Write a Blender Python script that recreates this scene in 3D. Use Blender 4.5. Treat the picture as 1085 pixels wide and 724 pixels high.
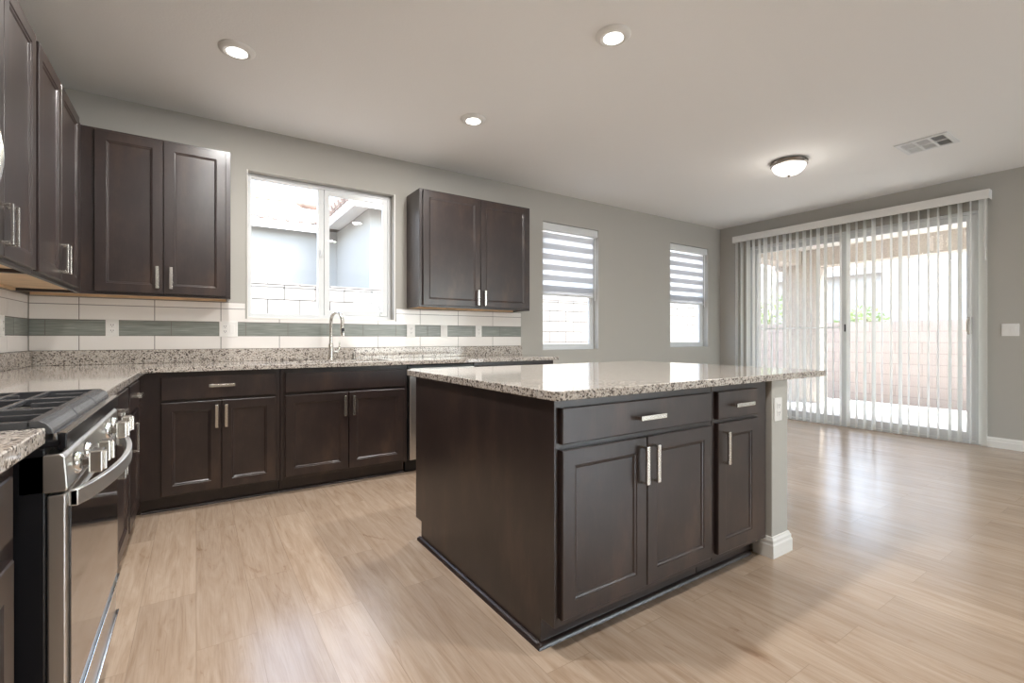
import bpy, bmesh, math, random
from mathutils import Vector, Matrix
random.seed(7)
for o in list(bpy.data.objects): bpy.data.objects.remove(o)
SC = bpy.context.scene
COL = SC.collection
PI = math.pi

# ------------------------------------------------------------------ camera, world, sun, exposure
cam_d = bpy.data.cameras.new('camera'); cam = bpy.data.objects.new('camera', cam_d); COL.objects.link(cam)
cam_d.sensor_width = 36; cam_d.lens = 502.03/1085*36
cam_d.shift_y = -3.41/1085
cam_d.clip_start = 0.02; cam_d.clip_end = 200
cam.location = (0, 0, 1.0924); cam.rotation_euler = (PI/2, 0, -0.5879)
SC.camera = cam

W = bpy.data.worlds.new('world'); SC.world = W; W.use_nodes = True
wn = W.node_tree.nodes; wl = W.node_tree.links
sky = wn.new('ShaderNodeTexSky'); sky.sky_type = 'NISHITA'; sky.sun_disc = False
sky.sun_elevation = math.radians(58); sky.sun_rotation = math.radians(140); sky.air_density = 1.0; sky.dust_density = 2.0
wn['Background'].inputs['Strength'].default_value = 1.3
hs = wn.new('ShaderNodeHueSaturation'); hs.inputs['Saturation'].default_value = .68
wl.new(sky.outputs['Color'], hs.inputs['Color']); wl.new(hs.outputs['Color'], wn['Background'].inputs['Color'])

sun_d = bpy.data.lights.new('sun', 'SUN'); sun = bpy.data.objects.new('sun', sun_d); COL.objects.link(sun)
sun_d.energy = 9.0; sun_d.angle = 0.009; sun_d.color = (1, .95, .88)
sun.rotation_euler = Vector((.45, -.40, 1)).to_track_quat('Z', 'Y').to_euler(); sun.location = (4, -6, 14)

SC.view_settings.view_transform = 'Standard'; SC.view_settings.look = 'None'
SC.view_settings.gamma = 1; SC.view_settings.use_curve_mapping = False
SC.view_settings.exposure = 0.3
CAN_POWER = 18.0; FLUSH_POWER = 2.5; FILL_POWER = 76.0

# added fill lamp outside the unseen wall_near window, standing in for daylight
def area(name, loc, rot, sx, sy, e, colr):
    d = bpy.data.lights.new(name, 'AREA'); d.shape = 'RECTANGLE'; d.size = sx; d.size_y = sy; d.energy = e; d.color = colr
    o = bpy.data.objects.new(name, d); COL.objects.link(o); o.location = loc; o.rotation_euler = rot
    return o
area('added_window_fill', (4.85, -3.80, 1.30), (PI/2, 0, 0), 3.0, 2.0, FILL_POWER, (.78, .89, 1.0))

# ------------------------------------------------------------------ dimensions
XL, XR, YB, YN, H = -.903, 6.649, 4.249, -3.6, 2.752
WT = .16
ZC0, ZC1 = .882, .914

# ------------------------------------------------------------------ materials
def newmat(name):
    m = bpy.data.materials.new(name); m.use_nodes = True
    return m, m.node_tree.nodes, m.node_tree.links, m.node_tree.nodes['Principled BSDF']
def N(nt, t, **kw):
    n = nt.new(t)
    for k, v in kw.items():
        if k in n.inputs: n.inputs[k].default_value = v
        else: setattr(n, k, v)
    return n
def plain(name, col, rough=.5, metal=0., spec=.5, coat=0., bump=0., bscale=200, var=0., vscale=6):
    m, n, l, b = newmat(name)
    b.inputs['Base Color'].default_value = (*col, 1); b.inputs['Roughness'].default_value = rough
    b.inputs['Metallic'].default_value = metal; b.inputs['Specular IOR Level'].default_value = spec
    b.inputs['Coat Weight'].default_value = coat; b.inputs['Coat Roughness'].default_value = .12
    tc = N(n, 'ShaderNodeTexCoord')
    if bump:
        t = N(n, 'ShaderNodeTexNoise', Scale=bscale, Detail=3.); bp = N(n, 'ShaderNodeBump', Strength=bump, Distance=.002)
        l.new(tc.outputs['Object'], t.inputs['Vector']); l.new(t.outputs['Fac'], bp.inputs['Height']); l.new(bp.outputs['Normal'], b.inputs['Normal'])
    if var:
        t = N(n, 'ShaderNodeTexNoise', Scale=vscale, Detail=4.); r = N(n, 'ShaderNodeValToRGB')
        r.color_ramp.elements[0].position = .3; r.color_ramp.elements[1].position = .7
        r.color_ramp.elements[0].color = (*[c*(1-var) for c in col], 1); r.color_ramp.elements[1].color = (*[min(1, c*(1+var)) for c in col], 1)
        l.new(tc.outputs['Object'], t.inputs['Vector']); l.new(t.outputs['Fac'], r.inputs['Fac']); l.new(r.outputs['Color'], b.inputs['Base Color'])
    return m
def ramp(n, stops, interp='LINEAR'):
    r = N(n, 'ShaderNodeValToRGB'); cr = r.color_ramp; cr.interpolation = interp
    while len(cr.elements) > 1: cr.elements.remove(cr.elements[-1])
    cr.elements[0].position = stops[0][0]; cr.elements[0].color = (*stops[0][1], 1)
    for p, c in stops[1:]:
        e = cr.elements.new(p); e.color = (*c, 1)
    return r

WALL = plain('wall_paint', (.45, .43, .39), .75, bump=.25, bscale=140)
CEIL = plain('ceiling_paint', (.86, .85, .83), .85, bump=.35, bscale=90)
TRIM = plain('white_trim_paint', (.80, .78, .74), .35)
VINYL = plain('white_vinyl', (.72, .73, .73), .3)
PLASTIC = plain('white_plastic', (.82, .80, .77), .3)
SLOT = plain('outlet_slot', (.08, .07, .07), .5)
STEEL = plain('brushed_stainless', (.70, .68, .65), .30, metal=1, bump=.03, bscale=400)
POLISH = plain('polished_stainless', (.72, .71, .69), .14, metal=1)
NICKEL = plain('brushed_nickel', (.74, .71, .66), .26, metal=1)
DARKNICK = plain('dark_nickel', (.35, .32, .29), .25, metal=1)
SATIN = plain('satin_stainless', (.74, .735, .72), .40, metal=1)
BLACK = plain('black_enamel', (.008, .008, .010), .28)
IRON = plain('cast_iron', (.060, .061, .066), .26, spec=.9, bump=.2, bscale=500)
BLKGLASS = plain('black_oven_glass', (.012, .012, .014), .03, spec=1.0, coat=1.0)
RAWWOOD = plain('unfinished_maple', (.74, .53, .33), .55, var=.12, vscale=9)
GROUT = plain('grout', (.20, .18, .165), .8)
DUCT_SHADE = plain('vent_dark', (.03, .03, .03), .8)
FROST = None

def m_cabinet():
    m, n, l, b = newmat('espresso_cabinet')
    tc = N(n, 'ShaderNodeTexCoord')
    mp = N(n, 'ShaderNodeMapping'); mp.inputs['Scale'].default_value = (3, 3, 1.4)
    t = N(n, 'ShaderNodeTexNoise', Scale=1.9, Detail=6., Roughness=.62)
    mp2 = N(n, 'ShaderNodeMapping'); mp2.inputs['Scale'].default_value = (60, 60, 3)
    g = N(n, 'ShaderNodeTexNoise', Scale=3., Detail=4.)
    l.new(tc.outputs['Object'], mp.inputs['Vector']); l.new(mp.outputs['Vector'], t.inputs['Vector'])
    l.new(tc.outputs['Object'], mp2.inputs['Vector']); l.new(mp2.outputs['Vector'], g.inputs['Vector'])
    r = ramp(n, [(.30, (.022, .0135, .0122)), (.52, (.034, .0210, .0185)), (.72, (.066, .039, .029))])
    l.new(t.outputs['Fac'], r.inputs['Fac'])
    mx = N(n, 'ShaderNodeMix', data_type='RGBA', blend_type='MULTIPLY'); mx.inputs[0].default_value = .35
    l.new(r.outputs['Color'], mx.inputs[6]); l.new(g.outputs['Fac'], mx.inputs[7])
    l.new(mx.outputs[2], b.inputs['Base Color'])
    b.inputs['Roughness'].default_value = .36; b.inputs['Specular IOR Level'].default_value = .55
    b.inputs['Coat Weight'].default_value = .28; b.inputs['Coat Roughness'].default_value = .22
    return m
CAB = m_cabinet()

def m_granite():
    m, n, l, b = newmat('speckled_granite')
    tc = N(n, 'ShaderNodeTexCoord')
    nz = N(n, 'ShaderNodeTexNoise', Scale=70., Detail=2.)
    ad = N(n, 'ShaderNodeMix', data_type='VECTOR'); ad.inputs[0].default_value = .009
    l.new(tc.outputs['Object'], nz.inputs['Vector']); l.new(tc.outputs['Object'], ad.inputs[4]); l.new(nz.outputs['Color'], ad.inputs[5])
    v = N(n, 'ShaderNodeTexVoronoi', Scale=165.); l.new(ad.outputs[1], v.inputs['Vector'])
    sp = N(n, 'ShaderNodeSeparateColor'); l.new(v.outputs['Color'], sp.inputs['Color'])
    cl = N(n, 'ShaderNodeTexNoise', Scale=34., Detail=3.); l.new(tc.outputs['Object'], cl.inputs['Vector'])
    ma = N(n, 'ShaderNodeMath', operation='MULTIPLY_ADD'); ma.inputs[1].default_value = .9; ma.inputs[2].default_value = -.45
    l.new(cl.outputs['Fac'], ma.inputs[0])
    su = N(n, 'ShaderNodeMath', operation='ADD'); l.new(sp.outputs['Red'], su.inputs[0]); l.new(ma.outputs[0], su.inputs[1])
    r = ramp(n, [(0, (.075, .062, .056)), (.10, (.19, .16, .14)), (.22, (.35, .30, .26)), (.38, (.53, .475, .42)), (.62, (.60, .55, .495)), (.85, (.46, .42, .385))], 'CONSTANT')
    l.new(su.outputs[0], r.inputs['Fac']); l.new(r.outputs['Color'], b.inputs['Base Color'])
    b.inputs['Roughness'].default_value = .07; b.inputs['Specular IOR Level'].default_value = .6
    return m
GRAN = m_granite()

def m_floor():
    m, n, l, b = newmat('oak_plank_floor')
    tc = N(n, 'ShaderNodeTexCoord')
    sx = N(n, 'ShaderNodeSeparateXYZ'); l.new(tc.outputs['Object'], sx.inputs[0])
    cb = N(n, 'ShaderNodeCombineXYZ'); l.new(sx.outputs['Y'], cb.inputs['X']); l.new(sx.outputs['X'], cb.inputs['Y'])
    br = N(n, 'ShaderNodeTexBrick', Scale=1.0); br.offset = .37; br.squash = 1
    br.inputs['Brick Width'].default_value = 1.22; br.inputs['Row Height'].default_value = .19; br.inputs['Mortar Size'].default_value = .0011
    br.inputs['Color1'].default_value = (0, 0, 0, 1); br.inputs['Color2'].default_value = (1, 1, 1, 1); br.inputs['Mortar'].default_value = (.5, .5, .5, 1)
    br.inputs['Mortar Smooth'].default_value = 0
    l.new(cb.outputs[0], br.inputs['Vector'])
    # per-plank offset so that the grain breaks at every joint
    of = N(n, 'ShaderNodeVectorMath', operation='SCALE'); of.inputs['Scale'].default_value = 37.0
    l.new(br.outputs['Color'], of.inputs[0])
    av = N(n, 'ShaderNodeVectorMath', operation='ADD'); l.new(cb.outputs[0], av.inputs[0]); l.new(of.outputs[0], av.inputs[1])
    mp = N(n, 'ShaderNodeMapping'); mp.inputs['Scale'].default_value = (1.0, 9., 1.); l.new(av.outputs[0], mp.inputs['Vector'])
    w1 = N(n, 'ShaderNodeTexNoise', Scale=2.2, Detail=5., Roughness=.6, Distortion=1.2); l.new(mp.outputs[0], w1.inputs['Vector'])
    mp2 = N(n, 'ShaderNodeMapping'); mp2.inputs['Scale'].default_value = (3., 110., 1.); l.new(av.outputs[0], mp2.inputs['Vector'])
    w2 = N(n, 'ShaderNodeTexNoise', Scale=2., Detail=3., Distortion=.4); l.new(mp2.outputs[0], w2.inputs['Vector'])
    mp3 = N(n, 'ShaderNodeMapping'); mp3.inputs['Scale'].default_value = (1.6, 6., 1.); l.new(av.outputs[0], mp3.inputs['Vector'])
    kn = N(n, 'ShaderNodeTexNoise', Scale=1.5, Detail=6., Roughness=.7, Distortion=2.2); l.new(mp3.outputs[0], kn.inputs['Vector'])
    mp4 = N(n, 'ShaderNodeMapping'); mp4.inputs['Scale'].default_value = (1.05, 3.4, 1.); l.new(av.outputs[0], mp4.inputs['Vector'])
    dn = N(n, 'ShaderNodeTexNoise', Scale=3.5, Detail=2.); l.new(mp4.outputs[0], dn.inputs['Vector'])
    dm = N(n, 'ShaderNodeMix', data_type='VECTOR'); dm.inputs[0].default_value = .16; l.new(mp4.outputs[0], dm.inputs[4]); l.new(dn.outputs['Color'], dm.inputs[5])
    vk = N(n, 'ShaderNodeTexVoronoi', Scale=1.25); l.new(dm.outputs[1], vk.inputs['Vector'])
    r5 = ramp(n, [(0, (.34, .25, .19)), (.035, (.55, .45, .38)), (.075, (.88, .84, .80)), (.15, (1, 1, 1))]); l.new(vk.outputs['Distance'], r5.inputs['Fac'])
    r1 = ramp(n, [(.28, (.39, .28, .195)), (.45, (.465, .35, .26)), (.62, (.52, .405, .31)), (.8, (.56, .445, .35))]); l.new(w1.outputs['Fac'], r1.inputs['Fac'])
    r2 = ramp(n, [(.30, (.80, .77, .74)), (.55, (1, 1, 1))]); l.new(w2.outputs['Fac'], r2.inputs['Fac'])
    r3 = ramp(n, [(.25, (.52, .42, .35)), (.345, (.92, .88, .85)), (.40, (1, 1, 1))]); l.new(kn.outputs['Fac'], r3.inputs['Fac'])
    r4 = ramp(n, [(0, (.90, .885, .87)), (1, (1.06, 1.05, 1.03))]); l.new(br.outputs['Color'], r4.inputs['Fac'])
    cur = r1.outputs['Color']
    for rr, fa in ((r2, .55), (r3, .8), (r4, 1.), (r5, .8)):
        mx = N(n, 'ShaderNodeMix', data_type='RGBA', blend_type='MULTIPLY'); mx.inputs[0].default_value = fa
        l.new(cur, mx.inputs[6]); l.new(rr.outputs['Color'], mx.inputs[7]); cur = mx.outputs[2]
    mo = N(n, 'ShaderNodeMix', data_type='RGBA'); mo.inputs[7].default_value = (.27, .19, .13, 1)
    ms = N(n, 'ShaderNodeMath', operation='MULTIPLY'); ms.inputs[1].default_value = .6; l.new(br.outputs['Fac'], ms.inputs[0])
    l.new(ms.outputs[0], mo.inputs[0]); l.new(cur, mo.inputs[6])
    l.new(mo.outputs[2], b.inputs['Base Color'])
    b.inputs['Roughness'].default_value = .22; b.inputs['Specular IOR Level'].default_value = .8
    bp = N(n, 'ShaderNodeBump', Strength=.06, Distance=.001); l.new(w2.outputs['Fac'], bp.inputs['Height']); l.new(bp.outputs['Normal'], b.inputs['Normal'])
    return m
FLOOR = m_floor()

WTILE = plain('white_ceramic_tile', (.84, .80, .765), .22, coat=.3, var=.02, vscale=3)
def m_gtile():
    m, n, l, b = newmat('grey_green_glass_tile')
    tc = N(n, 'ShaderNodeTexCoord'); mp = N(n, 'ShaderNodeMapping'); mp.inputs['Scale'].default_value = (4, 4, 110)
    t = N(n, 'ShaderNodeTexNoise', Scale=1.6, Detail=4., Distortion=.5)
    l.new(tc.outputs['Object'], mp.inputs['Vector']); l.new(mp.outputs['Vector'], t.inputs['Vector'])
    r = ramp(n, [(.3, (.18, .19, .172)), (.52, (.235, .25, .225)), (.72, (.34, .355, .32))]); l.new(t.outputs['Fac'], r.inputs['Fac'])
    l.new(r.outputs['Color'], b.inputs['Base Color']); b.inputs['Roughness'].default_value = .30
    return m
GTILE = m_gtile()

def m_glass(name, tint=(1, 1, 1), refl=1.0):
    m, n, l, b = newmat(name); n.remove(b); out = n['Material Output']
    tr = N(n, 'ShaderNodeBsdfTransparent'); tr.inputs['Color'].default_value = (*tint, 1)
    gl = N(n, 'ShaderNodeBsdfGlossy'); gl.inputs['Roughness'].default_value = 0.0
    fr = N(n, 'ShaderNodeFresnel', IOR=1.5); mul = N(n, 'ShaderNodeMath', operation='MULTIPLY'); mul.inputs[1].default_value = refl
    mx = N(n, 'ShaderNodeMixShader')
    ge = N(n, 'ShaderNodeNewGeometry'); fb = N(n, 'ShaderNodeMath', operation='SUBTRACT'); fb.inputs[0].default_value = refl
    l.new(ge.outputs['Backfacing'], fb.inputs[1]); fb.use_clamp = True; l.new(fb.outputs[0], mul.inputs[1])
    l.new(fr.outputs[0], mul.inputs[0]); l.new(mul.outputs[0], mx.inputs[0]); l.new(tr.outputs[0], mx.inputs[1]); l.new(gl.outputs[0], mx.inputs[2])
    l.new(mx.outputs[0], out.inputs['Surface']); return m
GLASS = m_glass('window_glass', (.97, .985, .98))
SCREEN = m_glass('insect_screen', (.93, .93, .93), .1)

def m_translucent(name, col, tw, tcol=None):
    m, n, l, b = newmat(name); out = n['Material Output']
    b.inputs['Base Color'].default_value = (*col, 1); b.inputs['Roughness'].default_value = .6
    tl = N(n, 'ShaderNodeBsdfTranslucent'); tl.inputs['Color'].default_value = (*(tcol or col), 1)
    mx = N(n, 'ShaderNodeMixShader'); mx.inputs[0].default_value = tw
    l.new(b.outputs[0], mx.inputs[1]); l.new(tl.outputs[0], mx.inputs[2]); l.new(mx.outputs[0], out.inputs['Surface'])
    return m
VANE = m_translucent('vertical_blind_vane', (.93, .93, .91), .62, (.96, .96, .94))
FROST = None

def m_zebra(z0, pitch):
    m, n, l, b = newmat('zebra_shade_fabric'); out = n['Material Output']
    tc = N(n, 'ShaderNodeTexCoord'); sx = N(n, 'ShaderNodeSeparateXYZ'); l.new(tc.outputs['Object'], sx.inputs[0])
    a = N(n, 'ShaderNodeMath', operation='SUBTRACT'); a.inputs[1].default_value = z0; l.new(sx.outputs['Z'], a.inputs[0])
    d = N(n, 'ShaderNodeMath', operation='DIVIDE'); d.inputs[1].default_value = pitch; l.new(a.outputs[0], d.inputs[0])
    f = N(n, 'ShaderNodeMath', operation='FRACT'); l.new(d.outputs[0], f.inputs[0])
    g = N(n, 'ShaderNodeMath', operation='GREATER_THAN'); g.inputs[1].default_value = .56; l.new(f.outputs[0], g.inputs[0])
    b.inputs['Base Color'].default_value = (.76, .76, .76, 1); b.inputs['Roughness'].default_value = .8
    t1 = N(n, 'ShaderNodeBsdfTranslucent'); t1.inputs['Color'].default_value = (.66, .66, .66, 1)
    m1 = N(n, 'ShaderNodeMixShader'); m1.inputs[0].default_value = .65
    l.new(b.outputs[0], m1.inputs[1]); l.new(t1.outputs[0], m1.inputs[2])
    t2 = N(n, 'ShaderNodeBsdfTranslucent'); t2.inputs['Color'].default_value = (.9, .9, .9, 1)
    t3 = N(n, 'ShaderNodeBsdfTransparent'); m2 = N(n, 'ShaderNodeMixShader'); m2.inputs[0].default_value = .45
    l.new(t2.outputs[0], m2.inputs[1]); l.new(t3.outputs[0], m2.inputs[2])
    mx = N(n, 'ShaderNodeMixShader'); l.new(g.outputs[0], mx.inputs[0]); l.new(m1.outputs[0], mx.inputs[1]); l.new(m2.outputs[0], mx.inputs[2])
    l.new(mx.outputs[0], out.inputs['Surface']); return m

def m_emit(name, col, s):
    m, n, l, b = newmat(name); b.inputs['Emission Color'].default_value = (*col, 1); b.inputs['Emission Strength'].default_value = s
    b.inputs['Base Color'].default_value = (.9, .9, .9, 1); return m
LENS = m_emit('lit_lens', (1, .96, .90), 7)
BOWL = m_emit('lit_frosted_bowl', (1, .985, .95), 1.15)

STUCCO = plain('stucco', (.76, .72, .66), .9, bump=.6, bscale=60)
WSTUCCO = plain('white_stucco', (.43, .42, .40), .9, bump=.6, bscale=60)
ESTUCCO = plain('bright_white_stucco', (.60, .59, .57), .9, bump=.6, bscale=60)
BEAM = plain('tan_stucco', (.62, .555, .49), .9, bump=.6, bscale=50, var=.12, vscale=40)
CONC = plain('concrete', (.66, .65, .63), .8, var=.08, vscale=3)
FASCIA = plain('white_fascia', (.78, .76, .73), .6)
TILE = plain('clay_roof_tile', (.34, .25, .205), .8, var=.3, vscale=7)
LEAF = m_translucent('shrub_leaf', (.20, .26, .10), .4, (.34, .42, .18))
BARK = plain('bark', (.18, .13, .09), .9)
def m_block(name, axis, c1, c2, mort):
    m, n, l, b = newmat(name); tc = N(n, 'ShaderNodeTexCoord')
    sx = N(n, 'ShaderNodeSeparateXYZ'); l.new(tc.outputs['Object'], sx.inputs[0])
    cb = N(n, 'ShaderNodeCombineXYZ'); l.new(sx.outputs[axis], cb.inputs['X']); l.new(sx.outputs['Z'], cb.inputs['Y'])
    br = N(n, 'ShaderNodeTexBrick', Scale=1.); br.inputs['Brick Width'].default_value = .405; br.inputs['Row Height'].default_value = .203
    br.inputs['Mortar Size'].default_value = .007; br.inputs['Color1'].default_value = (*c1, 1); br.inputs['Color2'].default_value = (*c2, 1); br.inputs['Mortar'].default_value = (*mort, 1)
    l.new(cb.outputs[0], br.inputs['Vector']); l.new(br.outputs['Color'], b.inputs['Base Color']); b.inputs['Roughness'].default_value = .9
    nz = N(n, 'ShaderNodeTexNoise', Scale=80.); l.new(tc.outputs['Object'], nz.inputs['Vector'])
    mm = N(n, 'ShaderNodeMath', operation='MULTIPLY_ADD'); mm.inputs[1].default_value = -3.; l.new(br.outputs['Fac'], mm.inputs[0]); l.new(nz.outputs['Fac'], mm.inputs[2])
    bp = N(n, 'ShaderNodeBump', Strength=.5, Distance=.004); l.new(mm.outputs[0], bp.inputs['Height']); l.new(bp.outputs['Normal'], b.inputs['Normal'])
    return m
BLOCKX = m_block('cream_block_x', 'X', (.40, .375, .34), (.375, .35, .315), (.055, .05, .046))
BLOCKY = m_block('pink_block_y', 'Y', (.54, .475, .435), (.515, .45, .41), (.40, .345, .31))
def m_gravel():
    m, n, l, b = newmat('gravel'); tc = N(n, 'ShaderNodeTexCoord')
    v = N(n, 'ShaderNodeTexVoronoi', Scale=26.); l.new(tc.outputs['Object'], v.inputs['Vector'])
    sp = N(n, 'ShaderNodeSeparateColor'); l.new(v.outputs['Color'], sp.inputs['Color'])
    r = ramp(n, [(0, (.16, .13, .11)), (.5, (.36, .30, .26)), (1, (.56, .50, .44))]); l.new(sp.outputs['Red'], r.inputs['Fac'])
    l.new(r.outputs['Color'], b.inputs['Base Color']); b.inputs['Roughness'].default_value = .9
    bp = N(n, 'ShaderNodeBump', Strength=1., Distance=.03); bp.invert = True; l.new(v.outputs['Distance'], bp.inputs['Height']); l.new(bp.outputs['Normal'], b.inputs['Normal'])
    return m
GRAVEL = m_gravel()

# ------------------------------------------------------------------ mesh helpers
def box(bm, x0, x1, y0, y1, z0, z1):
    v = [bm.verts.new(p) for p in ((x0,y0,z0),(x1,y0,z0),(x1,y1,z0),(x0,y1,z0),(x0,y0,z1),(x1,y0,z1),(x1,y1,z1),(x0,y1,z1))]
    for f in ((0,3,2,1),(4,5,6,7),(0,1,5,4),(1,2,6,5),(2,3,7,6),(3,0,4,7)): bm.faces.new([v[i] for i in f])
def bxs(*bs):
    bm = bmesh.new()
    for b in bs: box(bm, *b)
    return bm
def lathe(bm, prof, c=(0,0,0), seg=32, axis='Z'):
    rings = []
    for r, z in prof:
        ring = []
        for i in range(seg):
            a = 2*PI*i/seg
            p = (r*math.cos(a), r*math.sin(a), z)
            if axis == 'Y': p = (p[0], p[2], p[1])
            if axis == 'X': p = (p[2], p[0], p[1])
            ring.append(bm.verts.new((p[0]+c[0], p[1]+c[1], p[2]+c[2])))
        rings.append(ring)
    for a, b in zip(rings, rings[1:]):
        for i in range(seg): bm.faces.new((a[i], a[(i+1)%seg], b[(i+1)%seg], b[i]))
    for ring in (rings[0], rings[-1]):
        if prof[rings.index(ring)][0] > 1e-5: bm.faces.new(ring)
def tube(bm, pts, radii, seg=12, caps=True):
    pts = [Vector(p) for p in pts]
    if not isinstance(radii, (list, tuple)): radii = [radii]*len(pts)
    rings = []; up = None
    for i, p in enumerate(pts):
        t = (pts[min(i+1, len(pts)-1)]-pts[max(i-1, 0)]).normalized()
        if up is None: up = t.orthogonal().normalized()
        up = (up - t*up.dot(t)).normalized(); sd = t.cross(up)
        rings.append([bm.verts.new(p+(up*math.cos(2*PI*k/seg)+sd*math.sin(2*PI*k/seg))*radii[i]) for k in range(seg)])
    for a, b in zip(rings, rings[1:]):
        for i in range(seg): bm.faces.new((a[i], a[(i+1)%seg], b[(i+1)%seg], b[i]))
    if caps: bm.faces.new(rings[0]); bm.faces.new(rings[-1])
def prism(bm, poly, a0, a1, axis='Y'):
    """extrude a 2D polygon along an axis. Y: poly=(x,z); X: poly=(y,z); Z: poly=(x,y)"""
    def P(p, a): return {'Y': (p[0], a, p[1]), 'X': (a, p[0], p[1]), 'Z': (p[0], p[1], a)}[axis]
    A = [bm.verts.new(P(p, a0)) for p in poly]; B = [bm.verts.new(P(p, a1)) for p in poly]
    bm.faces.new(A); bm.faces.new(B); n = len(poly)
    for i in range(n): bm.faces.new((A[i], A[(i+1)%n], B[(i+1)%n], B[i]))
def gridsolid(us, vs, filled, a0, a1, axis):
    """solid made of the filled cells of a 2D grid, extruded a0..a1 along axis; clean faces only"""
    bm = bmesh.new(); cache = {}
    def P(i, j, k):
        key = (i, j, k)
        if key not in cache:
            u, v, a = us[i], vs[j], (a0, a1)[k]
            cache[key] = bm.verts.new({'Y': (u, a, v), 'X': (a, u, v), 'Z': (u, v, a)}[axis])
        return cache[key]
    nu, nv = len(us)-1, len(vs)-1
    F = lambda i, j: 0 <= i < nu and 0 <= j < nv and filled((us[i]+us[i+1])/2, (vs[j]+vs[j+1])/2)
    for i in range(nu):
        for j in range(nv):
            if not F(i, j): continue
            for k in (0, 1): bm.faces.new((P(i,j,k), P(i+1,j,k), P(i+1,j+1,k), P(i,j+1,k)))
            for (di, dj, e) in ((-1,0,((i,j),(i,j+1))), (1,0,((i+1,j),(i+1,j+1))), (0,-1,((i,j),(i+1,j))), (0,1,((i,j+1),(i+1,j+1)))):
                if not F(i+di, j+dj): bm.faces.new((P(*e[0],0), P(*e[1],0), P(*e[1],1), P(*e[0],1)))
    bmesh.ops.recalc_face_normals(bm, faces=bm.faces[:])
    bmesh.ops.dissolve_limit(bm, angle_limit=.01, verts=bm.verts[:], edges=bm.edges[:])
    return bm
def obj(name, bm, mat, parent=None, bevel=0, seg=2, smooth=False, loc=None, rotz=0):
    bmesh.ops.recalc_face_normals(bm, faces=bm.faces[:])
    me = bpy.data.meshes.new(name); bm.to_mesh(me); bm.free(); me.materials.append(mat)
    o = bpy.data.objects.new(name, me); COL.objects.link(o)
    if parent: o.parent = parent
    if loc: o.location = loc
    if rotz: o.rotation_euler = (0, 0, rotz)
    if smooth:
        for p in me.polygons: p.use_smooth = True
        try:
            me.set_sharp_from_angle(angle=math.radians(40))
        except Exception: pass
    if bevel:
        b = o.modifiers.new('bevel', 'BEVEL'); b.width = bevel; b.segments = seg; b.limit_method = 'ANGLE'; b.angle_limit = math.radians(35)
    return o
def tag(o, label, cat, group=None):
    o['label'] = label; o['category'] = cat
    if group: o['group'] = group
    return o
def thing(name, label, cat, loc=(0,0,0), rotz=0, group=None):
    o = bpy.data.objects.new(name, None); COL.objects.link(o); o.location = loc; o.rotation_euler = (0, 0, rotz); o.empty_display_size = .1
    return tag(o, label, cat, group)
def struct(name, bm, mat, parent=None, **k):
    o = obj(name, bm, mat, parent, **k)
    if not parent: o['kind'] = 'structure'
    return o
def struct_root(name, loc=(0,0,0), rotz=0):
    o = bpy.data.objects.new(name, None); COL.objects.link(o); o.location = loc; o.rotation_euler = (0,0,rotz); o['kind'] = 'structure'; o.empty_display_size = .1
    return o

# ------------------------------------------------------------------ room shell
struct('floor', bxs((XL-WT, XR+WT, YN-WT, YB+WT, -.12, 0)), FLOOR)
struct('ceiling', bxs((XL-WT, XR+WT, YN-WT, YB+WT, H, H+.2)), CEIL)
# openings on the sink wall: sink window, two tall windows
WIN1 = (.338, 1.520, 1.262, 2.416); WIN2 = (3.250, 4.108, .958, 2.414); WIN3 = (5.468, 6.336, .968, 2.420)
def hole(*ws): return lambda u, v: not any(a < u < b and c < v < d for a, b, c, d in ws)
us = [XL-WT, WIN1[0], WIN1[1], WIN2[0], WIN2[1], WIN3[0], WIN3[1], XR+WT]
vs = sorted({0, H, *WIN1[2:], *WIN2[2:], *WIN3[2:]})
struct('wall_back', gridsolid(us, vs, hole(WIN1, WIN2, WIN3), YB, YB+WT, 'Y'), WALL)
DOOR = (1.372, 3.84, -.01, 2.41)
struct('wall_right', gridsolid([YN-WT, DOOR[0], DOOR[1], YB], [0, DOOR[3], H], hole(DOOR), XR, XR+WT, 'X'), WALL)
struct('wall_left', bxs((XL-WT, XL, YN-WT, YB, 0, H)), WALL)
NW = (3.3, 6.4, .25, 2.35)
struct('wall_near', gridsolid([XL, NW[0], NW[1], XR], [0, NW[2], NW[3], H], hole(NW), YN-WT, YN, 'Y'), WALL)

BBP = [(0,0), (.016,0), (.016,.062), (.012,.070), (.012,.084), (.007,.092), (.005,.100), (0,.102)]
def baseboard(name, p0, p1, nrm):
    p0, p1, nrm = Vector(p0), Vector(p1), Vector(nrm); bm = bmesh.new()
    A = [bm.verts.new((p0.x+nrm.x*a, p0.y+nrm.y*a, z)) for a, z in BBP]; B = [bm.verts.new((p1.x+nrm.x*a, p1.y+nrm.y*a, z)) for a, z in BBP]
    bm.faces.new(A); bm.faces.new(B)
    for i in range(len(BBP)): j = (i+1) % len(BBP); bm.faces.new((A[i], A[j], B[j], B[i]))
    return struct(name, bm, TRIM)
baseboard('baseboard_right', (XR, YN, 0), (XR, 1.368, 0), (-1, 0, 0))
baseboard('baseboard_right_far', (XR, 3.845, 0), (XR, YB-.017, 0), (-1, 0, 0))
baseboard('baseboard_back', (2.96, YB, 0), (XR, YB, 0), (0, -1, 0))

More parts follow.
